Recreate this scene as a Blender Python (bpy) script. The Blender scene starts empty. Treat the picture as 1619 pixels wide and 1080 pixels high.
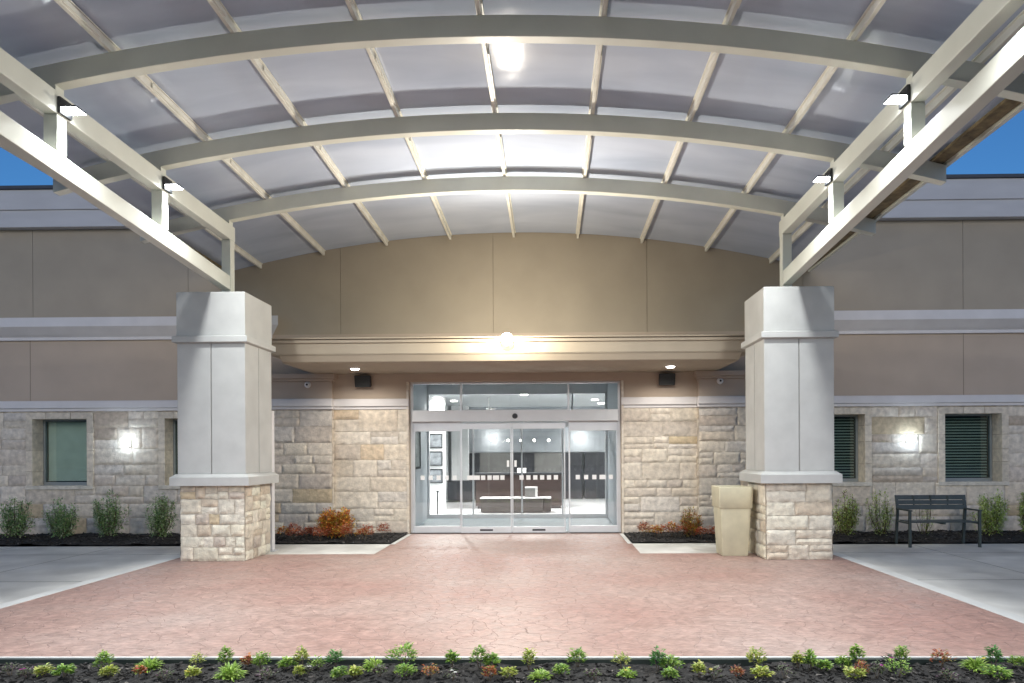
import bpy, math, random
from mathutils import Vector, Matrix, noise
R = math.radians
scene = bpy.context.scene
COL = scene.collection

# ------------------------------------------------------------------ mesh helper
class MB:
    def __init__(s): s.v=[]; s.f=[]; s.c=[]; s.sm=[]
    def quad(s,a,b,c,d,col=(1,1,1),sm=False):
        n=len(s.v); s.v+=[tuple(a),tuple(b),tuple(c),tuple(d)]; s.f.append((n,n+1,n+2,n+3)); s.c.append(col); s.sm.append(sm); return s
    def face(s,pts,col=(1,1,1),sm=False):
        n=len(s.v); s.v+=[tuple(p) for p in pts]; s.f.append(tuple(range(n,n+len(pts)))); s.c.append(col); s.sm.append(sm); return s
    def hexa(s,p,col=(1,1,1)):
        # p: 8 points, bottom ring 0-3 (ccw from above) and top ring 4-7
        n=len(s.v); s.v+=[tuple(q) for q in p]
        for f in ((3,2,1,0),(4,5,6,7),(0,1,5,4),(1,2,6,5),(2,3,7,6),(3,0,4,7)):
            s.f.append(tuple(n+i for i in f)); s.c.append(col); s.sm.append(False)
        return s
    def box(s,x0,x1,y0,y1,z0,z1,col=(1,1,1)):
        if x0>x1: x0,x1=x1,x0
        return s.hexa([(x0,y0,z0),(x1,y0,z0),(x1,y1,z0),(x0,y1,z0),(x0,y0,z1),(x1,y0,z1),(x1,y1,z1),(x0,y1,z1)],col)
    def rings(s,rs,col=(1,1,1),sm=False,caps=True):
        # rs: list of rings (same count, ccw from above), bottom to top
        n0=len(s.v); k=len(rs[0])
        for r in rs: s.v+=[tuple(q) for q in r]
        for i in range(len(rs)-1):
            for j in range(k):
                a=n0+i*k+j; b=n0+i*k+(j+1)%k
                s.f.append((a,b,b+k,a+k)); s.c.append(col); s.sm.append(sm)
        if caps:
            s.f.append(tuple(n0+j for j in reversed(range(k)))); s.c.append(col); s.sm.append(False)
            m=n0+(len(rs)-1)*k; s.f.append(tuple(m+j for j in range(k))); s.c.append(col); s.sm.append(False)
        return s
    def sq(s,cx,cy,prof,ch=0,col=(1,1,1)):
        # stacked square rings: prof = [(half_x, half_y, z)], ch = corner chamfer
        rs=[]
        for hx,hy,z in prof:
            if ch: rs.append([(cx+a,cy+b,z) for a,b in ((-hx+ch,-hy),(hx-ch,-hy),(hx,-hy+ch),(hx,hy-ch),(hx-ch,hy),(-hx+ch,hy),(-hx,hy-ch),(-hx,-hy+ch))])
            else: rs.append([(cx+a,cy+b,z) for a,b in ((-hx,-hy),(hx,-hy),(hx,hy),(-hx,hy))])
        return s.rings(rs,col)
    def tube(s,a,b,r0,r1=None,seg=10,col=(1,1,1),sm=True):
        r1=r0 if r1 is None else r1
        a=Vector(a); b=Vector(b); d=(b-a).normalized()
        t=Vector((0,0,1)) if abs(d.z)<.9 else Vector((1,0,0))
        u=d.cross(t).normalized(); w=d.cross(u)
        R1=[[p+(u*math.cos(-2*math.pi*i/seg)+w*math.sin(-2*math.pi*i/seg))*-r for i in range(seg)] for p,r in ((a,r0),(b,r1))]
        return s.rings(R1,col,sm)
    def build(s,name,mat,parent=None,bevel=0,loc=None):
        me=bpy.data.meshes.new(name); me.from_pydata(s.v,[],s.f)
        me.polygons.foreach_set('use_smooth',s.sm)
        at=me.color_attributes.new('Col','FLOAT_COLOR','CORNER')
        buf=[]
        for p,c in zip(me.polygons,s.c):
            buf+= [c[0],c[1],c[2],1.0]*p.loop_total
        at.data.foreach_set('color',buf)
        me.materials.append(mat); me.update()
        o=bpy.data.objects.new(name,me); COL.objects.link(o)
        if parent is not None: o.parent=parent
        if loc: o.location=loc
        if bevel:
            m=o.modifiers.new('bev','BEVEL'); m.width=bevel; m.segments=2; m.limit_method='ANGLE'; m.angle_limit=R(40)
            me.polygons.foreach_set('use_smooth',[True]*len(me.polygons))
            m.harden_normals=True
        return o

def tag(o,label=None,cat=None,group=None,kind=None):
    if label: o['label']=label
    if cat: o['category']=cat
    if group: o['group']=group
    if kind: o['kind']=kind
    return o
def thing(name,label,cat,loc=(0,0,0),group=None,rz=0):
    o=bpy.data.objects.new(name,None); COL.objects.link(o); o.location=loc; o.rotation_euler=(0,0,rz); o.empty_display_size=.2
    return tag(o,label,cat,group)
def copy_tree(o,parent=None):
    c=o.copy(); COL.objects.link(c)
    if parent is not None: c.parent=parent
    for ch in list(o.children): copy_tree(ch,c)
    return c

# ------------------------------------------------------------------ materials
def newmat(name):
    m=bpy.data.materials.new(name); m.use_nodes=True; nt=m.node_tree; nt.nodes.clear()
    out=nt.nodes.new('ShaderNodeOutputMaterial'); return m,nt,out
def N(nt,t,**k):
    n=nt.nodes.new(t)
    for a,b in k.items():
        if a in n.inputs: n.inputs[a].default_value=b
        else: setattr(n,a,b)
    return n
def L(nt,a,b): nt.links.new(a,b)
def mat(name,col,rough=.6,metal=0,var=.08,scale=4,bump=0,bscale=60,attr=False,spec=.5,stretch=(1,1,1),coat=0,rvar=0):
    m,nt,out=newmat(name)
    p=N(nt,'ShaderNodeBsdfPrincipled',Roughness=rough,Metallic=metal); p.inputs['Specular IOR Level'].default_value=spec
    p.inputs['Coat Weight'].default_value=coat
    tc=N(nt,'ShaderNodeTexCoord'); mp=N(nt,'ShaderNodeMapping'); mp.inputs['Scale'].default_value=stretch
    L(nt,tc.outputs['Object'],mp.inputs[0])
    no=N(nt,'ShaderNodeTexNoise',Scale=scale,Detail=6); L(nt,mp.outputs[0],no.inputs['Vector'])
    mr=N(nt,'ShaderNodeMapRange'); mr.inputs[1].default_value=.3; mr.inputs[2].default_value=.7; mr.inputs[3].default_value=1-var; mr.inputs[4].default_value=1+var
    L(nt,no.outputs[0],mr.inputs[0])
    mx=N(nt,'ShaderNodeMix',data_type='RGBA',blend_type='MULTIPLY'); mx.inputs[0].default_value=1
    if attr:
        at=N(nt,'ShaderNodeAttribute',attribute_name='Col'); L(nt,at.outputs['Color'],mx.inputs[6])
    else: mx.inputs[6].default_value=(*col,1)
    L(nt,mr.outputs[0],mx.inputs[7]); L(nt,mx.outputs[2],p.inputs['Base Color'])
    if rvar:
        r2=N(nt,'ShaderNodeMapRange'); r2.inputs[1].default_value=.3; r2.inputs[2].default_value=.7; r2.inputs[3].default_value=rough-rvar; r2.inputs[4].default_value=rough+rvar
        L(nt,no.outputs[0],r2.inputs[0]); L(nt,r2.outputs[0],p.inputs['Roughness'])
    if bump:
        n2=N(nt,'ShaderNodeTexNoise',Scale=bscale,Detail=5); L(nt,tc.outputs['Object'],n2.inputs['Vector'])
        b=N(nt,'ShaderNodeBump',Strength=bump,Distance=.01); L(nt,n2.outputs[0],b.inputs['Height']); L(nt,b.outputs[0],p.inputs['Normal'])
    L(nt,p.outputs[0],out.inputs[0]); return m
def emis(name,col,s):
    m,nt,out=newmat(name); e=N(nt,'ShaderNodeEmission',Strength=s); e.inputs[0].default_value=(*col,1); L(nt,e.outputs[0],out.inputs[0]); return m
def glass(name,tint,base=.06,rough=.02,k=.9):
    m,nt,out=newmat(name)
    t=N(nt,'ShaderNodeBsdfTransparent'); t.inputs[0].default_value=(*tint,1)
    g=N(nt,'ShaderNodeBsdfGlossy',Roughness=rough); fr=N(nt,'ShaderNodeFresnel',IOR=1.45)
    ma=N(nt,'ShaderNodeMath',operation='MULTIPLY_ADD'); ma.inputs[1].default_value=k; ma.inputs[2].default_value=base
    L(nt,fr.outputs[0],ma.inputs[0]); mx=N(nt,'ShaderNodeMixShader'); L(nt,ma.outputs[0],mx.inputs[0]); L(nt,t.outputs[0],mx.inputs[1]); L(nt,g.outputs[0],mx.inputs[2])
    L(nt,mx.outputs[0],out.inputs[0]); return m
def leafmat():
    m,nt,out=newmat('leaf')
    at=N(nt,'ShaderNodeAttribute',attribute_name='Col')
    p=N(nt,'ShaderNodeBsdfPrincipled',Roughness=.42); t=N(nt,'ShaderNodeBsdfTranslucent'); mx=N(nt,'ShaderNodeMixShader'); mx.inputs[0].default_value=.25
    L(nt,at.outputs['Color'],p.inputs['Base Color']); L(nt,at.outputs['Color'],t.inputs[0]); L(nt,p.outputs[0],mx.inputs[1]); L(nt,t.outputs[0],mx.inputs[2]); L(nt,mx.outputs[0],out.inputs[0]); return m
LEAF=leafmat()

STUCCO=mat('tan_stucco',(.385,.33,.255),.85,var=.05,scale=1.6,bump=.25,bscale=180)
STUCCO2=mat('grey_tan_stucco',(.47,.385,.305),.85,var=.05,scale=1.6,bump=.25,bscale=180)
TRIM=mat('pale_trim',(.66,.64,.63),.6,var=.05,scale=3,bump=.05)
PARA=mat('parapet_trim',(.55,.54,.54),.6,var=.06,scale=1.2,stretch=(1,1,4))
DARKCAP=mat('dark_metal_cap',(.05,.055,.07),.5)
JOINT=mat('joint_sealant',(.27,.23,.18),.9)  # darker tan for the wall joints
PILLAR=mat('pillar_paint',(.49,.49,.465),.6,var=.07,scale=3.5,bump=.22,bscale=120,rvar=.08)
STEEL=mat('cream_steel_paint',(.64,.645,.57),.42,var=.06,scale=2,bump=.05,bscale=30,rvar=.1)
PURL=mat('purlin_paint',(.74,.72,.64),.4,var=.1,scale=5,rvar=.1)
SEALED=mat('stained_gutter',(.16,.12,.06),.7,var=.5,scale=9)
MORTAR=mat('mortar',(.56,.49,.39),.95,var=.2,scale=20,bump=.6,bscale=90)
STONE=mat('limestone',(1,1,1),.82,var=.2,scale=11,bump=.9,bscale=42,attr=True,rvar=.1)
CONC=mat('concrete',(.56,.55,.51),.62,var=.2,scale=1.6,bump=.25,bscale=140,rvar=.12)
CONCL=mat('pale_concrete_edge',(.60,.60,.57),.7,var=.1,scale=2,bump=.2,bscale=140)
ALU=mat('aluminium',(.66,.68,.70),.35,metal=.4,var=.05)
ALUW=mat('pale_header_metal',(.66,.68,.69),.4,metal=.0,var=.04)
BLACK=mat('black_plastic',(.02,.022,.025),.45)
BENCH=mat('dark_green_grey_metal',(.045,.06,.058),.45,var=.15,scale=10)
PLANTER=mat('beige_resin',(.54,.50,.35),.6,var=.12,scale=4,bump=.15,bscale=160)
WHITE=mat('white_plastic',(.75,.75,.74),.4)
MULCH=mat('dark_mulch',(1,1,1),.9,var=.5,scale=40,bump=1,bscale=90,attr=True)
TWIG=mat('twig_bark',(.12,.09,.06),.8)
BLIND=mat('window_blind',(.86,.84,.74),.5); BLIND2=mat('dark_window_blind',(.50,.54,.48),.5)
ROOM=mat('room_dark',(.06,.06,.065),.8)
GLASS=glass('clear_glass',(.98,.985,.98),.03)
GLASSI=glass('inner_glass',(.985,.985,.98),.02,k=.5)
GLASSW=glass('window_glass',(.84,.92,.91),.06)
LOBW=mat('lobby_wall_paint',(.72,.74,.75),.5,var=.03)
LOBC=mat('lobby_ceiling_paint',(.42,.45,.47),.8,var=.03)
LOBF=mat('polished_floor_tile',(.74,.76,.77),.18,var=.05)
DWOOD=mat('dark_brown_wood',(.035,.022,.019),.35,var=.3,scale=3,stretch=(1,1,8))
DPANEL=mat('dark_panel',(.03,.032,.038),.35,var=.2,scale=3)
GPANEL=mat('grey_panel',(.16,.16,.155),.4,var=.1)
SOFA=mat('grey_brown_upholstery',(.045,.041,.037),.7,var=.15,scale=20)
MARBLE=mat('white_counter',(.7,.7,.7),.2,var=.05)

def sheet_mat():
    m,nt,out=newmat('polycarbonate')
    tc=N(nt,'ShaderNodeTexCoord'); mp=N(nt,'ShaderNodeMapping'); mp.inputs['Scale'].default_value=(.4,1.5,1); L(nt,tc.outputs['Object'],mp.inputs[0])
    no=N(nt,'ShaderNodeTexNoise',Scale=1.1,Detail=5,Distortion=.6); L(nt,mp.outputs[0],no.inputs['Vector'])
    cr=N(nt,'ShaderNodeValToRGB'); cr.color_ramp.elements[0].position=.30; cr.color_ramp.elements[0].color=(.44,.50,.62,1); cr.color_ramp.elements[1].position=.64; cr.color_ramp.elements[1].color=(.58,.64,.76,1)
    L(nt,no.outputs[0],cr.inputs[0])
    p=N(nt,'ShaderNodeBsdfPrincipled',Roughness=.24); p.inputs['Specular IOR Level'].default_value=.3
    L(nt,cr.outputs[0],p.inputs['Base Color'])
    mr=N(nt,'ShaderNodeMapRange'); mr.inputs[1].default_value=.35; mr.inputs[2].default_value=.65; mr.inputs[3].default_value=.07; mr.inputs[4].default_value=.12; L(nt,no.outputs[0],mr.inputs[0]); L(nt,mr.outputs[0],p.inputs['Roughness'])
    # fine flutes of the twin-wall sheet, running up the slope
    wv=N(nt,'ShaderNodeTexWave',Scale=9); wv.bands_direction='Y'; L(nt,tc.outputs['Object'],wv.inputs['Vector'])
    b=N(nt,'ShaderNodeBump',Strength=.006,Distance=.01); L(nt,wv.outputs[0],b.inputs['Height'])
    n3=N(nt,'ShaderNodeTexNoise',Scale=1.3,Detail=2); L(nt,tc.outputs['Object'],n3.inputs['Vector'])
    b2=N(nt,'ShaderNodeBump',Strength=.12,Distance=.05); L(nt,n3.outputs[0],b2.inputs['Height']); L(nt,b.outputs[0],b2.inputs['Normal']); L(nt,b2.outputs[0],p.inputs['Normal'])
    t=N(nt,'ShaderNodeBsdfTranslucent'); t.inputs[0].default_value=(.5,.52,.6,1)
    mx=N(nt,'ShaderNodeMixShader'); mx.inputs[0].default_value=.1; L(nt,p.outputs[0],mx.inputs[1]); L(nt,t.outputs[0],mx.inputs[2]); L(nt,mx.outputs[0],out.inputs[0]); return m
SHEET=sheet_mat()

def paving_mat():
    m,nt,out=newmat('stamped_red_concrete')
    tc=N(nt,'ShaderNodeTexCoord')
    n1=N(nt,'ShaderNodeTexNoise',Scale=2.2,Detail=4); L(nt,tc.outputs['Object'],n1.inputs['Vector'])
    n1b=N(nt,'ShaderNodeTexNoise',Scale=13,Detail=4); L(nt,tc.outputs['Object'],n1b.inputs['Vector'])
    a1=N(nt,'ShaderNodeVectorMath',operation='MULTIPLY_ADD'); a1.inputs[1].default_value=(.5,.36,0); L(nt,n1.outputs['Color'],a1.inputs[0]); L(nt,tc.outputs['Object'],a1.inputs[2])
    a2=N(nt,'ShaderNodeVectorMath',operation='MULTIPLY_ADD'); a2.inputs[1].default_value=(.06,.06,0); L(nt,n1b.outputs['Color'],a2.inputs[0]); L(nt,a1.outputs[0],a2.inputs[2])
    vo=N(nt,'ShaderNodeTexVoronoi',feature='DISTANCE_TO_EDGE',Scale=4.5,voronoi_dimensions='2D'); L(nt,a2.outputs[0],vo.inputs['Vector'])
    vc=N(nt,'ShaderNodeTexVoronoi',feature='F1',Scale=4.5,voronoi_dimensions='2D'); L(nt,a2.outputs[0],vc.inputs['Vector'])
    ln=N(nt,'ShaderNodeMapRange'); ln.inputs[1].default_value=.0; ln.inputs[2].default_value=.035; ln.inputs[3].default_value=0; ln.inputs[4].default_value=1; ln.interpolation_type='SMOOTHSTEP'; L(nt,vo.outputs['Distance'],ln.inputs[0])
    nb=N(nt,'ShaderNodeTexNoise',Scale=.55,Detail=5); L(nt,tc.outputs['Object'],nb.inputs['Vector'])
    cr=N(nt,'ShaderNodeValToRGB'); e=cr.color_ramp.elements; e[0].position=.33; e[0].color=(.34,.20,.165,1); e[1].position=.72; e[1].color=(.40,.30,.26,1); x=e.new(.5); x.color=(.365,.24,.20,1)
    L(nt,nb.outputs[0],cr.inputs[0])
    # a little shift per slab and a fine dusty mottling
    mr=N(nt,'ShaderNodeMapRange'); mr.inputs[3].default_value=.95; mr.inputs[4].default_value=1.04; sp=N(nt,'ShaderNodeSeparateColor'); L(nt,vc.outputs['Color'],sp.inputs[0]); L(nt,sp.outputs[0],mr.inputs[0])
    m1=N(nt,'ShaderNodeMix',data_type='RGBA',blend_type='MULTIPLY'); m1.inputs[0].default_value=1; L(nt,cr.outputs[0],m1.inputs[6]); L(nt,mr.outputs[0],m1.inputs[7])
    nf=N(nt,'ShaderNodeTexNoise',Scale=7,Detail=10,Roughness=.65); L(nt,tc.outputs['Object'],nf.inputs['Vector'])
    mf=N(nt,'ShaderNodeMapRange'); mf.inputs[1].default_value=.3; mf.inputs[2].default_value=.7; mf.inputs[3].default_value=.80; mf.inputs[4].default_value=1.15; L(nt,nf.outputs[0],mf.inputs[0])
    m2=N(nt,'ShaderNodeMix',data_type='RGBA',blend_type='MULTIPLY'); m2.inputs[0].default_value=1; L(nt,m1.outputs[2],m2.inputs[6]); L(nt,mf.outputs[0],m2.inputs[7])
    # grout lines, broken up so some joints nearly vanish
    ng=N(nt,'ShaderNodeTexNoise',Scale=3.1,Detail=3); L(nt,tc.outputs['Object'],ng.inputs['Vector'])
    mg=N(nt,'ShaderNodeMapRange'); mg.inputs[1].default_value=.35; mg.inputs[2].default_value=.62; mg.inputs[3].default_value=.0; mg.inputs[4].default_value=.55; L(nt,ng.outputs[0],mg.inputs[0])
    inv=N(nt,'ShaderNodeMath',operation='SUBTRACT'); inv.inputs[0].default_value=1; L(nt,ln.outputs[0],inv.inputs[1])
    fa=N(nt,'ShaderNodeMath',operation='MULTIPLY'); L(nt,inv.outputs[0],fa.inputs[0]); L(nt,mg.outputs[0],fa.inputs[1])
    m3=N(nt,'ShaderNodeMix',data_type='RGBA'); L(nt,fa.outputs[0],m3.inputs[0]); L(nt,m2.outputs[2],m3.inputs[6]); m3.inputs[7].default_value=(.26,.165,.14,1)
    # fine dark flecks and worn pale patches of the stamped surface
    nk=N(nt,'ShaderNodeTexNoise',Scale=26,Detail=6,Roughness=.7); mk=N(nt,'ShaderNodeMapping'); mk.inputs['Scale'].default_value=(.45,1,1); L(nt,tc.outputs['Object'],mk.inputs[0]); L(nt,mk.outputs[0],nk.inputs['Vector'])
    rk=N(nt,'ShaderNodeMapRange'); rk.inputs[1].default_value=.34; rk.inputs[2].default_value=.62; rk.inputs[3].default_value=.70; rk.inputs[4].default_value=1.12; L(nt,nk.outputs[0],rk.inputs[0])
    m4=N(nt,'ShaderNodeMix',data_type='RGBA',blend_type='MULTIPLY'); m4.inputs[0].default_value=1; L(nt,m3.outputs[2],m4.inputs[6]); L(nt,rk.outputs[0],m4.inputs[7])
    p=N(nt,'ShaderNodeBsdfPrincipled'); L(nt,m4.outputs[2],p.inputs['Base Color'])
    rr=N(nt,'ShaderNodeMapRange'); rr.inputs[1].default_value=.3; rr.inputs[2].default_value=.7; rr.inputs[3].default_value=.36; rr.inputs[4].default_value=.64; L(nt,nf.outputs[0],rr.inputs[0]); L(nt,rr.outputs[0],p.inputs['Roughness'])
    hs=N(nt,'ShaderNodeMath',operation='MULTIPLY_ADD'); hs.inputs[1].default_value=.7; L(nt,nf.outputs[0],hs.inputs[0]); L(nt,ln.outputs[0],hs.inputs[2])
    b=N(nt,'ShaderNodeBump',Strength=.5,Distance=.014); L(nt,hs.outputs[0],b.inputs['Height']); L(nt,b.outputs[0],p.inputs['Normal'])
    L(nt,p.outputs[0],out.inputs[0]); return m
PAVE=paving_mat()

# ------------------------------------------------------------------ camera
cam=bpy.data.cameras.new('camera'); co=bpy.data.objects.new('camera',cam); COL.objects.link(co); scene.camera=co
cam.sensor_width=36; cam.lens=36*1079/1619; cam.shift_x=(809.5-852)/1619; cam.shift_y=(715-540)/1619; cam.clip_end=2000; cam.clip_start=.05
psi=R(.95); rho=R(.3)
r0=Vector((math.cos(psi),math.sin(psi),0)); u0=Vector((0,0,1)); fw=Vector((-math.sin(psi),math.cos(psi),0))
rt=math.cos(rho)*r0-math.sin(rho)*u0; up=math.cos(rho)*u0+math.sin(rho)*r0
co.matrix_world=Matrix(((rt.x,up.x,-fw.x,.7),(rt.y,up.y,-fw.y,0),(rt.z,up.z,-fw.z,1.62),(0,0,0,1)))

# ------------------------------------------------------------------ world: dusk sky
w=bpy.data.worlds.new('World'); scene.world=w; w.use_nodes=True; nt=w.node_tree
bg=nt.nodes['Background']; sky=nt.nodes.new('ShaderNodeTexSky'); sky.sky_type='NISHITA'; sky.sun_disc=False
sky.sun_elevation=R(8); sky.sun_rotation=R(180); sky.air_density=1.0; sky.ozone_density=5.5; sky.dust_density=.4
nt.links.new(sky.outputs[0],bg.inputs[0]); bg.inputs[1].default_value=.13
fill_sun=bpy.data.lights.new('fill_sun','SUN'); fill_sun.energy=.62; fill_sun.angle=R(25); fill_sun.color=(1,.87,.74)  # weak wide sun added after sunset as warm fill for the facade
so=bpy.data.objects.new('fill_sun',fill_sun); COL.objects.link(so); so.rotation_euler=(R(74),0,0); so.location=(0,-20,20)

# ------------------------------------------------------------------ setting: ground, paving
MB().quad((-400,-400,-.16),(400,-400,-.16),(400,400,-.16),(-400,400,-.16)).build('ground',mat('dark_asphalt',(.05,.05,.05),.85,var=.2,scale=3,bump=.4)).__setitem__('kind','structure')
YB=10.9; XD=5.1; YM=11.9
d=MB(); d.box(-XD,XD,5.40,YB,-.14,0); d.box(-2.13,2.13,YB,13.74,-.14,0)
tag(d.build('driveway',PAVE),kind='structure')
de=MB(); de.box(-XD,XD,5.335,5.372,-.15,-.002); tag(de.build('bed_edging',mat('dark_green_edging',(.02,.03,.025),.5)),kind='structure')
k=MB(); k.box(-XD,XD,5.372,5.40,-.15,.004); tag(k.build('kerb',CONCL),kind='structure')
for s,nm in ((-1,'path'),(1,'path')):
    p=MB()
    a,b=(XD+.16,14.5)
    p.box(s*a,s*b,2.0,YM,-.14,.0) if s>0 else p.box(-b,-a,2.0,YM,-.14,.0)
    p.box(s*2.13,s*a,YB,YM,-.14,.0)
    o=p.build(nm,CONC); tag(o,kind='structure')
    e=MB(); e.box(s*XD,s*(XD+.16),2.0,YB,-.14,.003); tag(e.build('path_edge',CONCL),kind='structure')
tl=MB(); rr_=random.Random(9)  # unseen trees added behind the camera to darken the glass reflections
for i in range(170):
    x=-84+i*.99+rr_.uniform(-1,1); y=-70+rr_.uniform(-6,6); h=rr_.uniform(11.5,12.8); w_=rr_.uniform(4,6)
    tl.rings([[(x+w_*f*math.cos(-a)*rr_.uniform(.8,1.2)*-1,y+w_*f*math.sin(a)*rr_.uniform(.8,1.2),-.16+h*z) for a in [k*math.pi/5 for k in range(10)]] for f,z in ((.7,0),(1,.3),(.95,.6),(.6,.88),(.15,1))],(.04,.06,.03))
tag(tl.build('unseen_tree_screen',mat('unseen_screen_foliage',(.04,.06,.03),.9,var=.5,scale=1)),kind='stuff')
JM=mat('slab_joint',(.16,.16,.15),.9)
for s in (-1,1):
    for x in (6.9,8.7,10.5,12.3):
        tag(MB().box(s*x-.005,s*x+.005,2.0,YM-.02,-.02,.0015).build('path_joint',JM),kind='structure')
    for y in (10.9,8.6,6.3): tag(MB().box(min(s*5.28,s*14.4),max(s*5.28,s*14.4),y-.005,y+.005,-.02,.0018).build('path_joint',JM),kind='structure')
# planting beds by the wall : bumpy mulch sheets with loose chips
def bed(name,x0,x1,y0,y1,zb,amp,step,chips,seed,peaks=()):
    rnd=random.Random(seed); m=MB(); nx=int((x1-x0)/step); ny=int((y1-y0)/step)
    def h(x,y):
        z=zb+amp*(noise.noise(Vector((x*3,y*3,seed)))*.6+noise.noise(Vector((x*14,y*14,seed)))*.35+noise.noise(Vector((x*40,y*40,seed)))*.2)
        for px,py in peaks: z+=.075*math.exp(-((x-px)**2+(y-py)**2)/.06)
        return z
    for i in range(nx):
        for j in range(ny):
            xa=x0+(x1-x0)*i/nx; xb=x0+(x1-x0)*(i+1)/nx; ya=y0+(y1-y0)*j/ny; yb=y0+(y1-y0)*(j+1)/ny
            g=rnd.uniform(.012,.03); m.quad((xa,ya,h(xa,ya)),(xb,ya,h(xb,ya)),(xb,yb,h(xb,yb)),(xa,yb,h(xa,yb)),(g,g*.92,g*.85))
    for _ in range(chips):
        x=rnd.uniform(x0+.03,x1-.03); y=rnd.uniform(y0+.03,y1-.03); z=h(x,y)+.006; a=rnd.uniform(0,math.pi); l=rnd.uniform(.01,.03); wd=rnd.uniform(.004,.010); t=rnd.uniform(-.4,.4)
        dx=Vector((math.cos(a),math.sin(a),t))*l; dy=Vector((-math.sin(a),math.cos(a),rnd.uniform(-.3,.3)))*wd; c=Vector((x,y,z)); g=rnd.choice((.015,.02,.03,.04,.05,.10,.16) if rnd.random()<.25 else (.012,.02,.03))
        up_=Vector((0,0,.005)); P4=[c-dx-dy,c+dx-dy,c+dx+dy,c-dx+dy]
        m.hexa([q-up_ for q in P4]+[q+up_ for q in P4],(g,g*.9,g*.8))
    return tag(m.build(name,MULCH),kind='stuff'),h
SHR_L=[-9.32,-8.42,-7.54,-6.58]; SHR_R=[6.09,6.76,7.52,8.75,9.45]
bed('mulch_bed',-14,-4.9,YM,13.6,.03,.05,.06,2600,1,[(x,12.6) for x in SHR_L]+[(-10.4,12.6),(-5.6,12.5)])
bed('mulch_bed',4.9,14,YM,13.6,.03,.05,.06,2600,2,[(x,12.6) for x in SHR_R])
bed('mulch_bed',-4.9,-2.14,12.05,13.55,.03,.04,.06,900,3)
bed('mulch_bed',2.14,4.9,12.05,13.55,.03,.04,.06,900,4)
_,hfront=bed('mulch_bed',-6.5,7.5,3.6,5.335,-.035,.045,.045,9000,5)
for s in (-1,1):
    c=MB(); c.box(s*2.135,s*4.9,YM,12.05,-.1,.004)
    tag(c.build('path_strip',CONC),kind='structure')
    m=MB(); m.box(s*2.06,s*2.135,12.05,13.5,-.1,.006)
    tag(m.build('bed_edge',CONCL),kind='structure')

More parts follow.
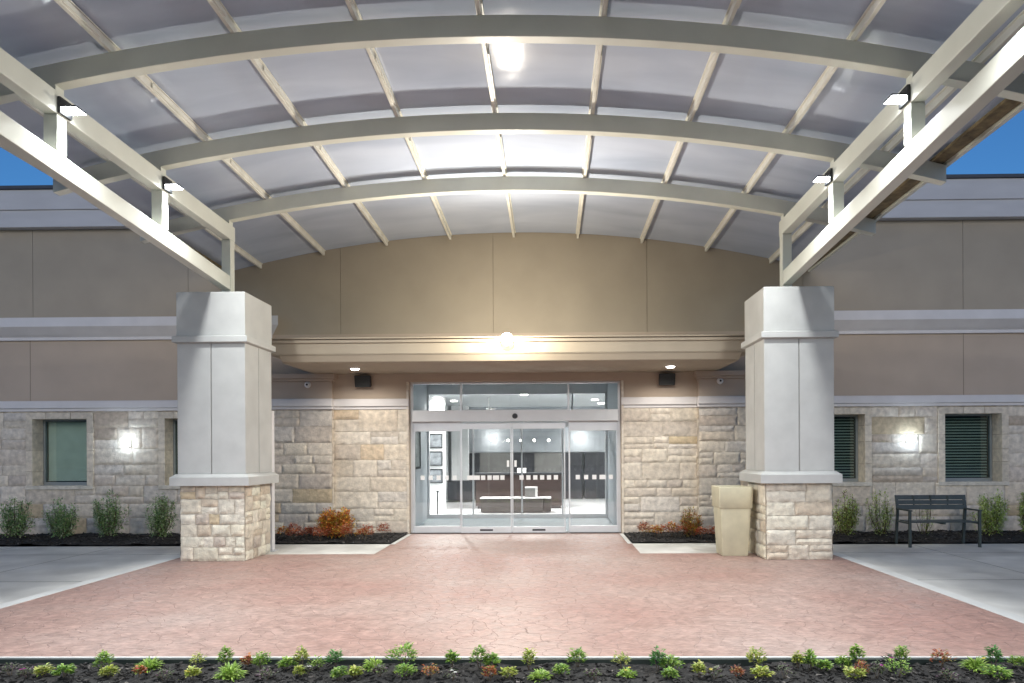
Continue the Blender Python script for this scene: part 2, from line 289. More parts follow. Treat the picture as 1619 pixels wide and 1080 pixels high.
# ------------------------------------------------------------------ rough ashlar stone
PAL=[(.66,.59,.48),(.64,.57,.47),(.69,.62,.51),(.61,.54,.45),(.64,.56,.45),(.61,.56,.49),(.68,.61,.51),(.63,.57,.48),(.58,.51,.43)]
def stone_field(mb,org,ux,uz,nrm,W,z0,z1,seed,holes=(),rows=(.16,.34),lens=(.28,.75),depth=.015,cell=.032,pal=PAL,ochre=.05,lift=1.0):
    rnd=random.Random(seed); org=Vector(org); ux=Vector(ux); nrm=Vector(nrm); Z=Vector((0,0,1))
    brk=sorted(set([z0,z1]+[h[2] for h in holes if z0<h[2]<z1]+[h[3] for h in holes if z0<h[3]<z1]))
    stones=[]
    for a,b in zip(brk[:-1],brk[1:]):
        z=a
        while z<b-1e-4:
            h=rnd.uniform(*rows); 
            if b-z-h<rows[0]*.8: h=b-z
            segs=[(0,W)]
            for hx0,hx1,hz0,hz1 in holes:
                if hz0<z+h*.5<hz1:
                    ns=[]
                    for s0,s1 in segs:
                        if hx1<=s0 or hx0>=s1: ns.append((s0,s1)); continue
                        if hx0>s0: ns.append((s0,hx0))
                        if hx1<s1: ns.append((hx1,s1))
                    segs=ns
            for s0,s1 in segs:
                x=s0
                while x<s1-1e-4:
                    l=rnd.uniform(*lens)*(h/.25)**.35
                    if s1-x-l<lens[0]*.7: l=s1-x
                    if h>rows[0]*1.45 and rnd.random()<.42:
                        hs=h*rnd.uniform(.38,.62)
                        stones.append((x,x+l,z,z+hs))
                        if l>lens[0]*1.7 and rnd.random()<.6:
                            k_=x+l*rnd.uniform(.35,.65); stones+= [(x,k_,z+hs,z+h),(k_,x+l,z+hs,z+h)]
                        else: stones.append((x,x+l,z+hs,z+h))
                    else: stones.append((x,x+l,z,z+h))
                    x+=l
            z+=h
    for (xa,xb,za,zb) in stones:
        col=rnd.choice(pal); r=rnd.random()
        if r<ochre: col=rnd.choice(((.57,.46,.33),(.49,.41,.32),(.55,.45,.30),(.53,.46,.38)))
        g=rnd.uniform(.92,1.07)*lift; col=tuple(min(.75,c*g) for c in col)
        gap=.004; xa+=gap; xb-=gap; za+=gap; zb-=gap
        nx=max(2,int((xb-xa)/cell)); nz=max(2,int((zb-za)/cell)); q=rnd.uniform(0,50); base=rnd.uniform(-.006,.008)
        tx=rnd.uniform(-.012,.012); tz=rnd.uniform(-.012,.012)
        n0=len(mb.v)
        for j in range(nz+1):
            for i in range(nx+1):
                u=i/nx; v=j/nz; x=xa+(xb-xa)*u; z=za+(zb-za)*v
                ed=min(i,nx-i,j,nz-j)
                if ed==0: dd=depth*.25
                else: dd=depth*(.85 if ed==1 else .95)+base+tx*(u-.5)+tz*(v-.5)+depth*.7*noise.noise(Vector((x*5+q,z*8,q)))+depth*.55*noise.noise(Vector((x*17+q,z*30,q)))+depth*.3*noise.noise(Vector((x*45+q,z*55,q)))
                if ed==0:
                    x+=.013*noise.noise(Vector((x*13,z*13,q))); z+=.012*noise.noise(Vector((x*14,z*14,q+9)))
                mb.v.append(tuple(org+ux*x+Z*z+nrm*max(dd,-.002)))
        flip = ux.cross(Z).dot(nrm)<0
        for j in range(nz):
            for i in range(nx):
                a=n0+j*(nx+1)+i; f=(a,a+1,a+nx+2,a+nx+1)
                mb.f.append(tuple(reversed(f)) if flip else f); mb.sm.append(min(i,j,nx-1-i,nz-1-j)>0)
                t=1+.08*noise.noise(Vector((i*.5+q,j*.5,q)))
                mb.c.append(tuple(c*t for c in col))

# ------------------------------------------------------------------ building
B=thing('building','single storey entrance building with tan stucco upper wall, rough limestone base and glazed sliding doors','building',(0,13.6,0))
def P(mb,name,m,par=B,bevel=0):
    o=mb.build(name,m,None,bevel)
    o.parent=par; o.matrix_parent_inverse=par.matrix_basis.inverted() if par is B else Matrix.Identity(4)
    return o
Y=13.6; XE=14.0
WIN=[(-9.71,-8.6),(-7.02,-5.91),(5.80,6.90),(8.46,9.57)]
WZ0,WZ1=.99,2.34
# lower wall body with openings (stucco colour shows above the stone)
m=MB()
def slabs(x0,x1):
    if x1>x0: m.box(x0,x1,Y,Y+.3,0,3.3)
for x0,x1 in ((-XE,-9.71),(-8.6,-7.02),(-5.91,-2.11),(2.11,5.80),(6.90,8.46),(9.57,XE)): slabs(x0,x1)
for x0,x1 in WIN: m.box(x0,x1,Y,Y+.3,0,WZ0); m.box(x0,x1,Y,Y+.3,WZ1,3.3)
m.box(-2.11,2.11,Y,Y+.3,3.04,3.3); m.box(-XE,XE,Y,Y+.3,3.3,4.0)
P(m,'lower_wall',STUCCO2)
# upper wall: panels with open joints over a dark backing
m=MB(); xs=[-XE,-12.8,-9.72,-6.56,-3.48,-.42,2.64,5.72,8.86,11.96,XE]
for a,b in zip(xs[:-1],xs[1:]): m.box(a+.004,b-.004,Y,Y+.29,4.0,6.3)
P(m,'upper_wall',STUCCO)
P(MB().box(-XE,XE,Y+.02,Y+.3,4.0,6.29),'wall_joint',JOINT)
m=MB()
for x in (-9.78,8.86,-12.85,12.0):                      # control joints in the lower stucco
    P(MB().box(x-.006,x+.006,Y-.003,Y+.01,2.7,3.92),'control_joint',JOINT)
# parapet
m=MB(); m.box(-XE,XE,Y-.16,Y+.3,6.16,6.50); m.box(-XE,XE,Y-.19,Y+.3,6.50,6.90)
P(m,'parapet',PARA,bevel=.008)
P(MB().box(-XE-.02,XE+.02,Y-.23,Y+.36,6.90,6.97),'parapet_cap',DARKCAP,bevel=.006)
# shell of the building behind the facade
m=MB(); m.box(-XE,-XE+.3,Y+.3,30,0,6.5); m.box(XE-.3,XE,Y+.3,30,0,6.5); m.box(-XE+.3,XE-.3,29.7,30,0,6.5); m.box(-XE+.3,XE-.3,Y+.3,29.7,6.2,6.4)
P(m,'rear_wall',STUCCO2)
# wing ledge with crown profile
for s in (-1,1):
    x_in,x_out=4.65,XE
    prof=[(0.0,3.92),(.05,3.92),(.05,3.98),(.10,4.02),(.22,4.14),(.24,4.16),(.24,4.34),(0,4.36)]
    m=MB()
    pts=[[(s*(xx-(-.0 if e else 0)+(0 if e else (.24-dy)*1.0)),Y-dy,z) for dy,z in prof] for e,xx in ((0,x_in),(1,x_out))]
    a,b=pts
    for i in range(len(prof)-1):
        q=[a[i],b[i],b[i+1],a[i+1]]
        m.face(q if s<0 else q)
    m.face(a); m.face(b)
    P(m,'ledge',TRIM)
# belt course on top of the stone
def belt(x0,x1,yf):
    m=MB(); m.box(x0,x1,yf-.09,Y+.001,2.55,2.68); m.box(x0,x1,yf-.055,Y+.001,2.49,2.55); m.box(x0,x1,yf-.065,Y+.001,2.68,2.70)
    return m
for x0,x1,yf in ((-XE,-5.0,Y),(-5.0,-3.60,Y-.14),(-3.60,-2.11,Y),(2.11,3.60,Y),(3.60,5.0,Y-.14),(5.0,XE,Y)):
    P(belt(x0,x1,yf),'belt_course',TRIM,bevel=.006)
# stone cladding
YS=Y-.03
def stone_front(name,x0,x1,yf,z0,z1,seed,holes=(),**k):
    m=MB(); stone_field(m,(x0,yf,0),(1,0,0),None,(0,-1,0),x1-x0,z0,z1,seed,[(a-x0,b-x0,c,d_) for a,b,c,d_ in holes],**k)
    return P(m,name,STONE)
def backing(x0,x1,yf,z0,z1,y1=Y):
    pass
QW=.13
for s in (-1,1):
    ws=[wn for wn in WIN if wn[0]*s>0]
    x0,x1=(-XE,-5.0) if s<0 else (5.0,XE)
    holes=[(a-QW,b+QW,WZ0-.0,WZ1+QW) for a,b in ws]
    stone_front('stone_wall',x0,x1,YS,.0,2.49,11+s,holes,rows=(.20,.46),lens=(.35,1.0),ochre=.10)
    bk=MB(); segs=[]; xx=x0
    for a,b in ws: segs.append((xx,a)); xx=b
    segs.append((xx,x1))
    for a,b in segs: bk.box(a,b,YS+.004,Y-.001,0,2.49)
    for a,b in ws: bk.box(a,b,YS+.004,Y-.001,0,WZ0); bk.box(a,b,YS+.004,Y-.001,WZ1,2.49)
    P(bk,'mortar_bed',MORTAR)
    # smooth cut-stone surround of each window
    for a,b in ws:
        m=MB(); c=(.64,.57,.46)
        rnd=random.Random(int(a*10)); z=WZ0
        while z<WZ1-.01:
            h=min(rnd.uniform(.25,.45),WZ1-z)
            if WZ1-z-h<.15: h=WZ1-z
            for xa,xb in ((a-QW,a+.004),(b-.004,b+QW)):
                g=rnd.uniform(.9,1.1); m.box(xa+.003,xb-.0,YS-.03,Y+.24,z+.003,z+h-.003,tuple(q*g for q in c))
            z+=h
        xx=a-QW
        while xx<b+QW-.01:
            l=min(rnd.uniform(.3,.55),b+QW-xx)
            if b+QW-xx-l<.15: l=b+QW-xx
            g=rnd.uniform(.88,1.08); m.box(xx+.003,xx+l-.003,YS-.03,Y+.24,WZ1-.004,WZ1+QW-.005,tuple(q*g for q in c)); xx+=l
        m.box(a-QW,b+QW,YS-.045,Y+.24,WZ0-.07,WZ0+.005,(.62,.58,.49))
        P(m,'window_surround',STONE,bevel=.006)
# entry walls and pilasters
for s in (-1,1):
    a,b=(2.11,3.62) if s>0 else (-3.62,-2.11)
    stone_front('stone_wall',a,b,YS,0,2.49,31+s,rows=(.15,.36),lens=(.28,.8),ochre=.07)
    P(MB().box(a,b,YS+.004,Y-.001,0,2.49),'mortar_bed',MORTAR)
    a,b=(3.62,5.0) if s>0 else (-5.0,-3.62)
    m=MB(); stone_field(m,(a,Y-.14,0),(1,0,0),None,(0,-1,0),b-a,0,2.49,51+s,(),rows=(.15,.36),lens=(.28,.75),ochre=.07)
    # return faces of the pilaster
    xi=s*3.62
    stone_field(m,(xi,Y-.15,0),(0,1,0),None,(-s,0,0),.12,0,2.49,61+s,(),rows=(.16,.30),lens=(.12,.13),depth=.012)
    P(m,'stone_pilaster',STONE)
    P(MB().box(a+(.004 if s>0 else 0),b-(0 if s>0 else .004),Y-.136,Y-.031,0,2.49),'mortar_bed',MORTAR)
    m=MB(); m.box(a,b,Y-.14,Y-.001,2.70,3.05); m.box(s*3.58,s*5.0,Y-.18,Y-.001,3.05,3.10); m.box(s*3.55,s*5.0,Y-.22,Y-.001,3.10,3.196)
    P(m,'pilaster_head',STUCCO2,bevel=.006)
    # rough stone jamb edge beside the doors
    m=MB(); z=0; rnd=random.Random(77+s)
    while z<3.03:
        h=min(rnd.uniform(.22,.42),3.04-z)
        c=rnd.choice(PAL); m.box(s*2.115,s*2.16,YS-.03,Y+.05,z+.004,z+h-.004,c); z+=h
    P(m,'door_jamb_stone',STONE,bevel=.008)
# projecting entrance portal with moulded fascia and soffit
XF=3.98; YF=11.9
m=MB()
m.box(-4.17,4.17,YF-.09,Y,3.33,3.60)                     # main fascia block
m.box(-4.22,4.22,YF-.14,Y,3.60,3.625)
m.box(-4.20,4.20,YF-.12,YF-.088,3.535,3.585)
m.box(-4.19,4.19,YF-.10,YF-.088,3.345,3.36)
m.box(-XF,XF,YF-.0,Y,3.20,3.33)
m.hexa([(-XF-.0,YF-.03,3.215),(XF,YF-.03,3.215),(XF,YF-.001,3.205),(-XF,YF-.001,3.205),(-XF-.04,YF-.08,3.329),(XF+.04,YF-.08,3.329),(XF+.04,YF-.001,3.329),(-XF-.04,YF-.001,3.329)])
P(m,'portal_fascia',STUCCO,bevel=.004)
# windows of the wings
for i,(a,b) in enumerate(WIN):
    yy=Y+.245
    m=MB(); t=.038
    m.box(a,b,yy,yy+.07,WZ0,WZ0+t+.03); m.box(a,b,yy,yy+.07,WZ1-t,WZ1); m.box(a,a+t,yy,yy+.07,WZ0+t+.03,WZ1-t); m.box(b-t,b,yy,yy+.07,WZ0+t+.03,WZ1-t)
    wf=P(m,'window',mat('window_frame_metal',(.26,.29,.29),.4) if i==0 else bpy.data.materials['window_frame_metal'],bevel=.004)
    P(MB().box(a+t,b-t,yy+.03,yy+.036,WZ0+t+.03,WZ1-t),'pane',GLASSW,wf)
    m=MB(); z=WZ0+t+.05; cl=i<2
    while z<WZ1-t-.02:
        m.hexa([(a+t+.01,yy+.085,z),(b-t-.01,yy+.085,z),(b-t-.01,yy+(.094 if cl else .105),z+(.033 if cl else .024)),(a+t+.01,yy+(.094 if cl else .105),z+(.033 if cl else .024))]+[(a+t+.01,yy+.083,z+.003),(b-t-.01,yy+.083,z+.003),(b-t-.01,yy+(.092 if cl else .103),z+(.036 if cl else .027)),(a+t+.01,yy+(.092 if cl else .103),z+(.036 if cl else .027))])
        z+=.032 if i<2 else .058
    P(m,'blind',BLIND if i<2 else BLIND2,wf)
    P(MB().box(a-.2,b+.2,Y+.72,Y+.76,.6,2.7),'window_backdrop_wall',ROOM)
# ---- glazed entrance
YD=13.74
m=MB()
m.box(-2.11,-2.06,YD-.05,YD+.08,0,3.04); m.box(2.06,2.11,YD-.05,YD+.08,0,3.04); m.box(-2.06,2.06,YD-.05,YD+.08,3.005,3.04)
for x in (-1.09,1.07): m.box(x-.02,x+.02,YD-.04,YD+.07,2.47,3.005)
tr=P(m,'transom_window',ALU,bevel=.003)
P(MB().box(-2.06,2.06,YD+.01,YD+.018,2.47,3.005),'pane',GLASS,tr)
hd=P(MB().box(-2.06,2.06,YD-.13,YD+.09,2.24,2.47),'door_header',ALUW,bevel=.008)
m=MB(); m.tube((0,YD-.13,2.345),(0,YD-.165,2.345),.055,.045,20); P(m,'motion_sensor',BLACK,hd)
def decals(x0,x1,y,n,seed,z=1.115):
    rnd=random.Random(seed); st=(x1-x0)/n; out=[]
    for i in range(n):
        xc=x0+st*(i+.5); wd=.042 if rnd.random()<.75 else .062
        out.append(MB().box(xc-wd,xc+wd,y-.002,y,z-.045,z+.045))
    return out
for s in (-1,1):
    # fixed side light
    x0,x1=(-2.06,-1.09) if s<0 else (1.07,2.06)
    m=MB(); m.box(x0,x1,YD-.02,YD+.04,2.05,2.24); m.box(x0,x1,YD-.03,YD+.05,.0,.14); m.box(x0,x0+.03,YD-.02,YD+.04,.14,2.05); m.box(x1-.03,x1,YD-.02,YD+.04,.14,2.05)
    sl=P(m,'sidelight',ALU,bevel=.003)
    P(MB().box(x0+.03,x1-.03,YD+.006,YD+.014,.14,2.05),'pane',GLASS,sl)
    for q in decals(x0+.10,x1-.06,YD+.004,5,8+s): P(q,'safety_decal',WHITE,sl)
    # sliding leaf, in front
    x0,x1=(-1.09,-.075) if s<0 else (-.065,1.0)
    yy=YD-.075
    m=MB(); m.box(x0,x1,yy-.02,yy+.025,2.09,2.20); m.box(x0,x1,yy-.025,yy+.03,.012,.13)
    for xa,xb in ((x0,x0+.022),(x1-.022,x1)): m.box(xa,xb,yy-.018,yy+.022,.13,2.09)
    dl=P(m,'sliding_door',ALU,bevel=.003)
    P(MB().box(x0+.022,x1-.022,yy,yy+.008,.13,2.09),'pane',GLASS,dl)
    for q in decals(x0+.12,x1-.12,yy-.002,6,3+s): P(q,'safety_decal',WHITE,dl)
    xm=x1-.07 if s<0 else x0+.07
    P(MB().box(xm-.022,xm+.022,yy-.035,yy-.0,1.33,1.46),'handle',WHITE,dl,)
    P(MB().box((x0+x1)/2-.13,(x0+x1)/2+.13,yy-.029,yy-.024,.05,.085),'kick_plate_vent',BLACK,dl)
P(MB().box(-2.11,2.11,YD-.14,YD+.1,.0,.012),'threshold',mat('dark_threshold',(.05,.045,.04),.6))
# vestibule
YI=16.8
VW=mat('blue_grey_wall',(.50,.55,.59),.5,var=.03)
P(MB().hexa([(-2.30,Y+.3,0),(-2.11,Y+.3,0),(-2.33,YI,0),(-2.52,YI,0),(-2.30,Y+.3,3.6),(-2.11,Y+.3,3.6),(-2.33,YI,3.6),(-2.52,YI,3.6)]),'vestibule_wall',VW); P(MB().box(2.11,2.30,Y+.3,YI,0,3.6),'vestibule_wall',VW)
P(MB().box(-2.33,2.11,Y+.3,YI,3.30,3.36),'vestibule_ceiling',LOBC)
P(MB().box(-2.33,2.11,YD+.1,YI-.06,-.02,.004),'vestibule_floor',mat('grey_entry_mat',(.24,.30,.33),.6,bump=.3))
m=MB()
m.box(-2.32,2.11,YI-.06,YI+.06,2.24,2.42); m.box(-2.32,-2.28,YI-.06,YI+.06,0,3.3); m.box(2.05,2.11,YI-.06,YI+.06,0,3.3); m.box(-2.28,2.05,YI-.06,YI+.06,0,.1); m.box(-2.28,2.05,YI-.06,YI+.06,3.05,3.3)
for x in (-1.2,.0,1.0): m.box(x-.02,x+.02,YI-.04,YI+.04,.1,2.24)
for x in (1.25,): m.box(x-.02,x+.02,YI-.04,YI+.04,2.42,3.05)
iv=P(m,'inner_door_frame',ALU,bevel=.003)
P(MB().box(-2.28,2.05,YI-.004,YI+.004,.1,3.05),'pane',GLASSI,iv)
# lobby room
m=MB(); m.box(-7,7,YI,26,-.03,0); P(m,'lobby_floor',LOBF)
m=MB(); m.box(-7,-6.9,YI,26,0,3.5); m.box(6.9,7,YI,26,0,3.5); m.box(-6.9,6.9,25.9,26,0,3.5); m.box(-6.9,-2.50,YI-.1,YI,0,3.5); m.box(2.30,6.9,YI-.1,YI,0,3.5)
m.box(-3.4,-2.30,19.4,19.6,0,3.2); m.box(-4.2,-2.75,22.9,23.1,0,3.2); m.box(-2.62,-2.05,22.9,23.1,0,3.2)
P(m,'lobby_wall',LOBW)
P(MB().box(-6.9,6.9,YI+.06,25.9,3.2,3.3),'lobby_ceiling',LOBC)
# dropped bulkhead above the desk wall and the panelled wall
m=MB(); m.box(-2.2,2.9,23.7,23.9,1.62,3.2); P(m,'lobby_bulkhead',mat('pale_bulkhead',(.34,.37,.40),.6))
for a,b in ((-2.2,-1.75),(-.55,.15),(1.2,1.8),(1.9,2.9)): P(MB().box(a,b,23.6,23.9,.02,1.6),'dark_wall_panel',DPANEL)
for a,b in ((-1.75,-.55),(.15,1.2)): P(MB().box(a,b,23.72,23.88,.02,1.6),'grey_wall_panel',GPANEL)

LW=emis('lit_lamp_white',(1,.97,.92),14); LC=emis('lit_lamp_cool',(.93,.97,1),30); LSC=emis('lit_sconce_lens',(.72,.86,1),45); LWARM=emis('lit_lamp_warm',(1,.86,.62),40)
def lamp(name,kind,energy,loc,col,parent,size=.1,rot=(0,0,0),**k):
    l=bpy.data.lights.new(name,kind); l.energy=energy; l.color=col
    if kind=='AREA': l.shape='RECTANGLE'; l.size=size; l.size_y=k.get('sy',size)
    else: l.shadow_soft_size=size
    o=bpy.data.objects.new(name,l); COL.objects.link(o); o.parent=parent; o.location=loc; o.rotation_euler=rot; return o
# lobby furniture
t=thing('reception_desk','dark brown reception desk seen through the glass doors','desk',(-.2,19.6,0))
MB().box(-1.25,1.25,0,.6,.08,.98).build('desk_front',DWOOD,t,.01); MB().box(-1.32,1.32,-.06,.66,.98,1.03).build('counter_top',BLACK,t,.006); MB().box(-1.2,1.2,.04,.56,0,.08).build('plinth',BLACK,t)
MB().box(-.05,.20,.0,.3,1.03,1.16).build('card_holder',WHITE,t)
t=thing('lobby_bench','low dark upholstered lobby bench with a white top in front of the desk','lobby bench',(-.3,18.15,0))
MB().box(-.86,.80,0,.55,.03,.385).build('bench_body',SOFA,t,.02); MB().box(-.88,1.02,-.02,.57,.385,.41).build('bench_top',MARBLE,t,.01); MB().box(.80,1.02,.2,.57,.03,.385).build('end_block',SOFA,t,.02)
t=thing('side_cube','white edged grey cube standing on the lobby bench','cube',(.15,18.4,.41))
MB().box(-.14,.14,0,.3,0,.24).build('cube_body',GPANEL,t,.01); MB().box(.14,.2,0,.3,0,.27).build('cube_side',MARBLE,t,.006); MB().box(-.14,.14,0,.3,.24,.27).build('cube_top',MARBLE,t,.006)
t=thing('low_cabinet','black low cabinet at the far left of the lobby','cabinet',(-2.25,22.3,0))
MB().box(-.42,.42,0,.5,.05,.66).build('cabinet_body',DPANEL,t,.008); MB().box(-.44,.44,-.02,.52,.66,.69).build('cabinet_top',BLACK,t,.004)
t=thing('stanchion','slim chrome floor stanchion just inside the inner doors','stanchion',(-2.15,17.2,0))
m=MB(); m.tube((0,0,0),(0,0,.02),.1,.1,16); m.tube((0,0,.02),(0,0,.62),.018,.018); m.tube((0,0,.62),(0,0,.66),.035,.03); m.build('post',BLACK,t)
for i,z in enumerate((.75,1.25,1.75)):
    t=thing('picture_frame',['lowest dark framed picture on the lobby column','middle dark framed picture on the lobby column','top dark framed picture on the lobby column'][i],'picture',(-2.56,19.37,z),'pictures stacked on the lobby column')
    m=MB(); m.box(-.2,.2,-.02,.02,0,.03); m.box(-.2,.2,-.02,.02,.38,.41); m.box(-.2,-.17,-.02,.02,.03,.38); m.box(.17,.2,-.02,.02,.03,.38); m.build('frame',BLACK,t)
    MB().box(-.17,.17,.0,.01,.03,.38).build('print',mat('muted_print',(.2,.22,.24),.5,var=.5,scale=6) if i==0 else bpy.data.materials['muted_print'],t)
t=thing('wall_picture','tall dark green framed picture on the left vestibule wall','picture',(-2.105,14.3,1.28))
m=MB(); m.box(0,.03,-.3,.3,0,.05); m.box(0,.03,-.3,.3,.77,.82); m.box(0,.03,-.3,-.26,.05,.77); m.box(0,.03,.26,.3,.05,.77); m.build('frame',mat('dark_green_frame',(.02,.04,.035),.4),t); MB().box(0,.012,-.26,.26,.05,.77).build('print',mat('pale_print',(.45,.5,.5),.5,var=.3,scale=5),t)
# ceiling fan
t=thing('ceiling_fan','dark bladed ceiling fan hanging in the lobby above the doors','ceiling fan',(-1.05,19.5,3.2))
m=MB(); m.tube((0,0,0),(0,0,-.3),.015,.015); m.build('rod',WHITE,t)
m=MB(); m.tube((0,0,-.3),(0,0,-.4),.08,.08,16); m.build('motor',WHITE,t)
for k_ in range(4):
    a=k_*math.pi/2+.3; c,s=math.cos(a),math.sin(a); m=MB(); pts=[(c*r_-s*w_,s*r_+c*w_) for r_,w_ in ((.1,-.03),(.62,-.07),(.62,.07),(.1,.03))]
    m.hexa([(x,y,-.37) for x,y in pts]+[(x,y,-.36) for x,y in pts]); m.build('blade',GPANEL,t)
# lobby ceiling lamps; the last is added to brighten the left wall
for i,(x,y,z,r_,e,lb) in enumerate(((-2.5,19.4,3.19,.10,150,'round ceiling light at the far left of the lobby'),(-2.2,20.6,3.19,.10,0,'round lobby ceiling light second from the left'),(2.05,20.5,3.19,.10,150,'round lobby ceiling light at the right, nearer the doors'),(2.35,22.0,3.19,.10,0,'round lobby ceiling light at the far right'),(0,18.5,3.19,.10,190,'round ceiling light in front of the reception desk'),(-2.0,17.6,3.19,.10,120,'added round ceiling light just inside the inner doors, brightening the left wall'))):
    t=thing('ceiling_light',lb,'ceiling light',(x,y,z),'round lobby ceiling lights')
    m=MB(); m.tube((0,0,0),(0,0,-.02),r_,r_,16); m.build('diffuser',LW,t)
    if e:
        ll=lamp('lobby_lamp','SPOT',e*3.8,(0,0,-.06),(1,.985,.96),t,.1); ll.data.spot_size=R(160); ll.data.spot_blend=.5
for i,(x,e) in enumerate(((-1.3,14),(1.75,14))):
    t=thing('globe_lamp',['bright round wall lamp left of the reception desk','bright round wall lamp right of the reception desk'][i],'wall lamp',(x,23.52,2.12),'round lamps by the desk')
    m=MB()
    for a0,a1 in zip(range(0,180,30),range(30,210,30)):
        m.tube((0,0,-.1*math.cos(R(a0))),(0,0,-.1*math.cos(R(a1))),max(.1*math.sin(R(a0)),.002),max(.1*math.sin(R(a1)),.002),14)
    m.build('globe',LW,t);
    lamp('globe_lamp_light','POINT',e,(0,-.35,0),(1,.98,.95),t,.1)
for i,x in enumerate((-.75,-.3,.15,.65)):
    t=thing('spot_lamp',['first small track spot from the left above the desk wall','second small track spot from the left above the desk wall','third small track spot from the left above the desk wall','rightmost small track spot above the desk wall'][i],'spotlight',(x,23.6,2.06),'small spots over the desk wall')
    m=MB(); m.tube((0,.05,0),(0,-.06,-.03),.03,.05,12); m.build('shade',BLACK,t); m=MB(); m.tube((0,-.061,-.03),(0,-.066,-.031),.045,.045,12); m.build('bulb',LW,t)

# ------------------------------------------------------------------ canopy
CN=thing('entrance_canopy','barrel vaulted steel entrance canopy with translucent grey roof sheets on curved cream beams','canopy')
YC0,YC1=-.9,13.58
def zb(x,y): return 5.75+.028*(10.8-y)-x*x/45.0
ARCH=[10.8,8.9,7.0,5.1,3.2,1.3,-.6]
for ya in ARCH:
    m=MB(); n=48; xe=5.8; hw=.065
    rs=[]
    for i in range(n+1):
        x=-xe+2*xe*i/n; z=zb(x,ya)
        rs.append([(x,ya-hw,z),(x,ya-hw,z+.22),(x,ya+hw,z+.22),(x,ya+hw,z)])
    m.rings(rs); m.build('arch_beam',STEEL,CN,.008)
    # gusset plates on the chords and the cleats under each purlin
for i in range(-4,5):
    x=i*1.267; m=MB()
    za=lambda y: zb(x,y)+.22
    def bar(xa,xb,h0,h1,y0=YC0,y1=YC1-.02):
        m.hexa([(xa,y0,za(y0)+h0),(xb,y0,za(y0)+h0),(xb,y1,za(y1)+h0),(xa,y1,za(y1)+h0),(xa,y0,za(y0)+h1),(xb,y0,za(y0)+h1),(xb,y1,za(y1)+h1),(xa,y1,za(y1)+h1)])
    bar(x-.021,x+.021,.0,.085); bar(x-.040,x+.040,.085,.10)
    m.build('purlin',PURL,CN,.003)
    if i in (-3,-2,-1,1,2,3,0):
        for y0,y1 in zip(ARCH[1:],ARCH[:-1]):
            m=MB(); mid=y0+(y1-y0)*.62; bar(x+(.024),x+(.038),.02,.07,mid-.55,mid+.45)
            m.build('splice_plate',PURL,CN)
# roof sheets, one per bay
edges=[-5.86]+[i*1.267 for i in range(-4,5)]+[5.86]
for a,b in zip(edges[:-1],edges[1:]):
    m=MB(); n=8; ny=1
    a2,b2=a+.008,b-.008
    for i in range(n):
        xa=a2+(b2-a2)*i/n; xb=a2+(b2-a2)*(i+1)/n
        z=lambda x,y: zb(x,y)+.325
        m.quad((xa,YC1,z(xa,YC1)),(xb,YC1,z(xb,YC1)),(xb,YC0,z(xb,YC0)),(xa,YC0,z(xa,YC0)),sm=True)
        m.quad((xa,YC0,z(xa,YC0)+.016),(xb,YC0,z(xb,YC0)+.016),(xb,YC1,z(xb,YC1)+.016),(xa,YC1,z(xa,YC1)+.016),sm=True)
        m.quad((xa,YC0,z(xa,YC0)),(xb,YC0,z(xb,YC0)),(xb,YC0,z(xb,YC0)+.016),(xa,YC0,z(xa,YC0)+.016))
    m.build('roof_panel',SHEET,CN)
for s in (-1,1):
    x=5.84; za=lambda y: zb(x,y)+.22
    m=MB(); m.hexa([(s*x-.03,YC0,za(YC0)+.02),(s*x+.03,YC0,za(YC0)+.02),(s*x+.03,YC1,za(YC1)+.02),(s*x-.03,YC1,za(YC1)+.02),(s*x-.03,YC0,za(YC0)+.13),(s*x+.03,YC0,za(YC0)+.13),(s*x+.03,YC1,za(YC1)+.13),(s*x-.03,YC1,za(YC1)+.13)])
    m.build('edge_trim',STEEL,CN,.003)
    x2=s*5.70; m=MB(); m.hexa([(x2-.09,YC0,za(YC0)+.05),(x2+.09,YC0,za(YC0)+.05),(x2+.09,YC1,za(YC1)+.05),(x2-.09,YC1,za(YC1)+.05),(x2-.09,YC0,za(YC0)+.09),(x2+.09,YC0,za(YC0)+.09),(x2+.09,YC1,za(YC1)+.09),(x2-.09,YC1,za(YC1)+.09)])
    m.build('gutter_strip',SEALED,CN)
    # truss on this side
    xc=s*4.42; hw=.07
    uc=lambda y: 5.02+.028*(10.8-y); lc=lambda y: 4.21+.080*(10.8-y)
    def chord(f,h,y0,y1,name):
        m=MB(); m.hexa([(xc-hw,y0,f(y0)),(xc+hw,y0,f(y0)),(xc+hw,y1,f(y1)),(xc-hw,y1,f(y1)),(xc-hw,y0,f(y0)+h),(xc+hw,y0,f(y0)+h),(xc+hw,y1,f(y1)+h),(xc-hw,y1,f(y1)+h)]); m.build(name,STEEL,CN,.008)
    chord(uc,.235,YC0,10.9,'upper_chord'); chord(lc,.22,YC0,10.72,'lower_chord')
    for ya in ARCH:
        m=MB(); z0=4.08 if ya==10.8 else lc(ya)+.222; h=.072
        m.box(xc-h,xc+h,ya-h,ya+h,z0,uc(ya)-.002); m.build('truss_post',STEEL,CN,.006)
        m=MB(); m.box(xc-.05,xc+.05,ya-.062,ya+.062,uc(ya)+.236,zb(4.37,ya)-.003)
        m.build('saddle_block',STEEL,CN)
    m=MB(); m.box(xc-.13,xc+.13,10.67,10.93,4.065,4.08)
    for dx in (-.1,.1):
        for dy in (-.1,.1): m.tube((xc+dx,10.8+dy,4.08),(xc+dx,10.8+dy,4.10),.012,.012,6)
    m.build('base_plate',STEEL,CN)

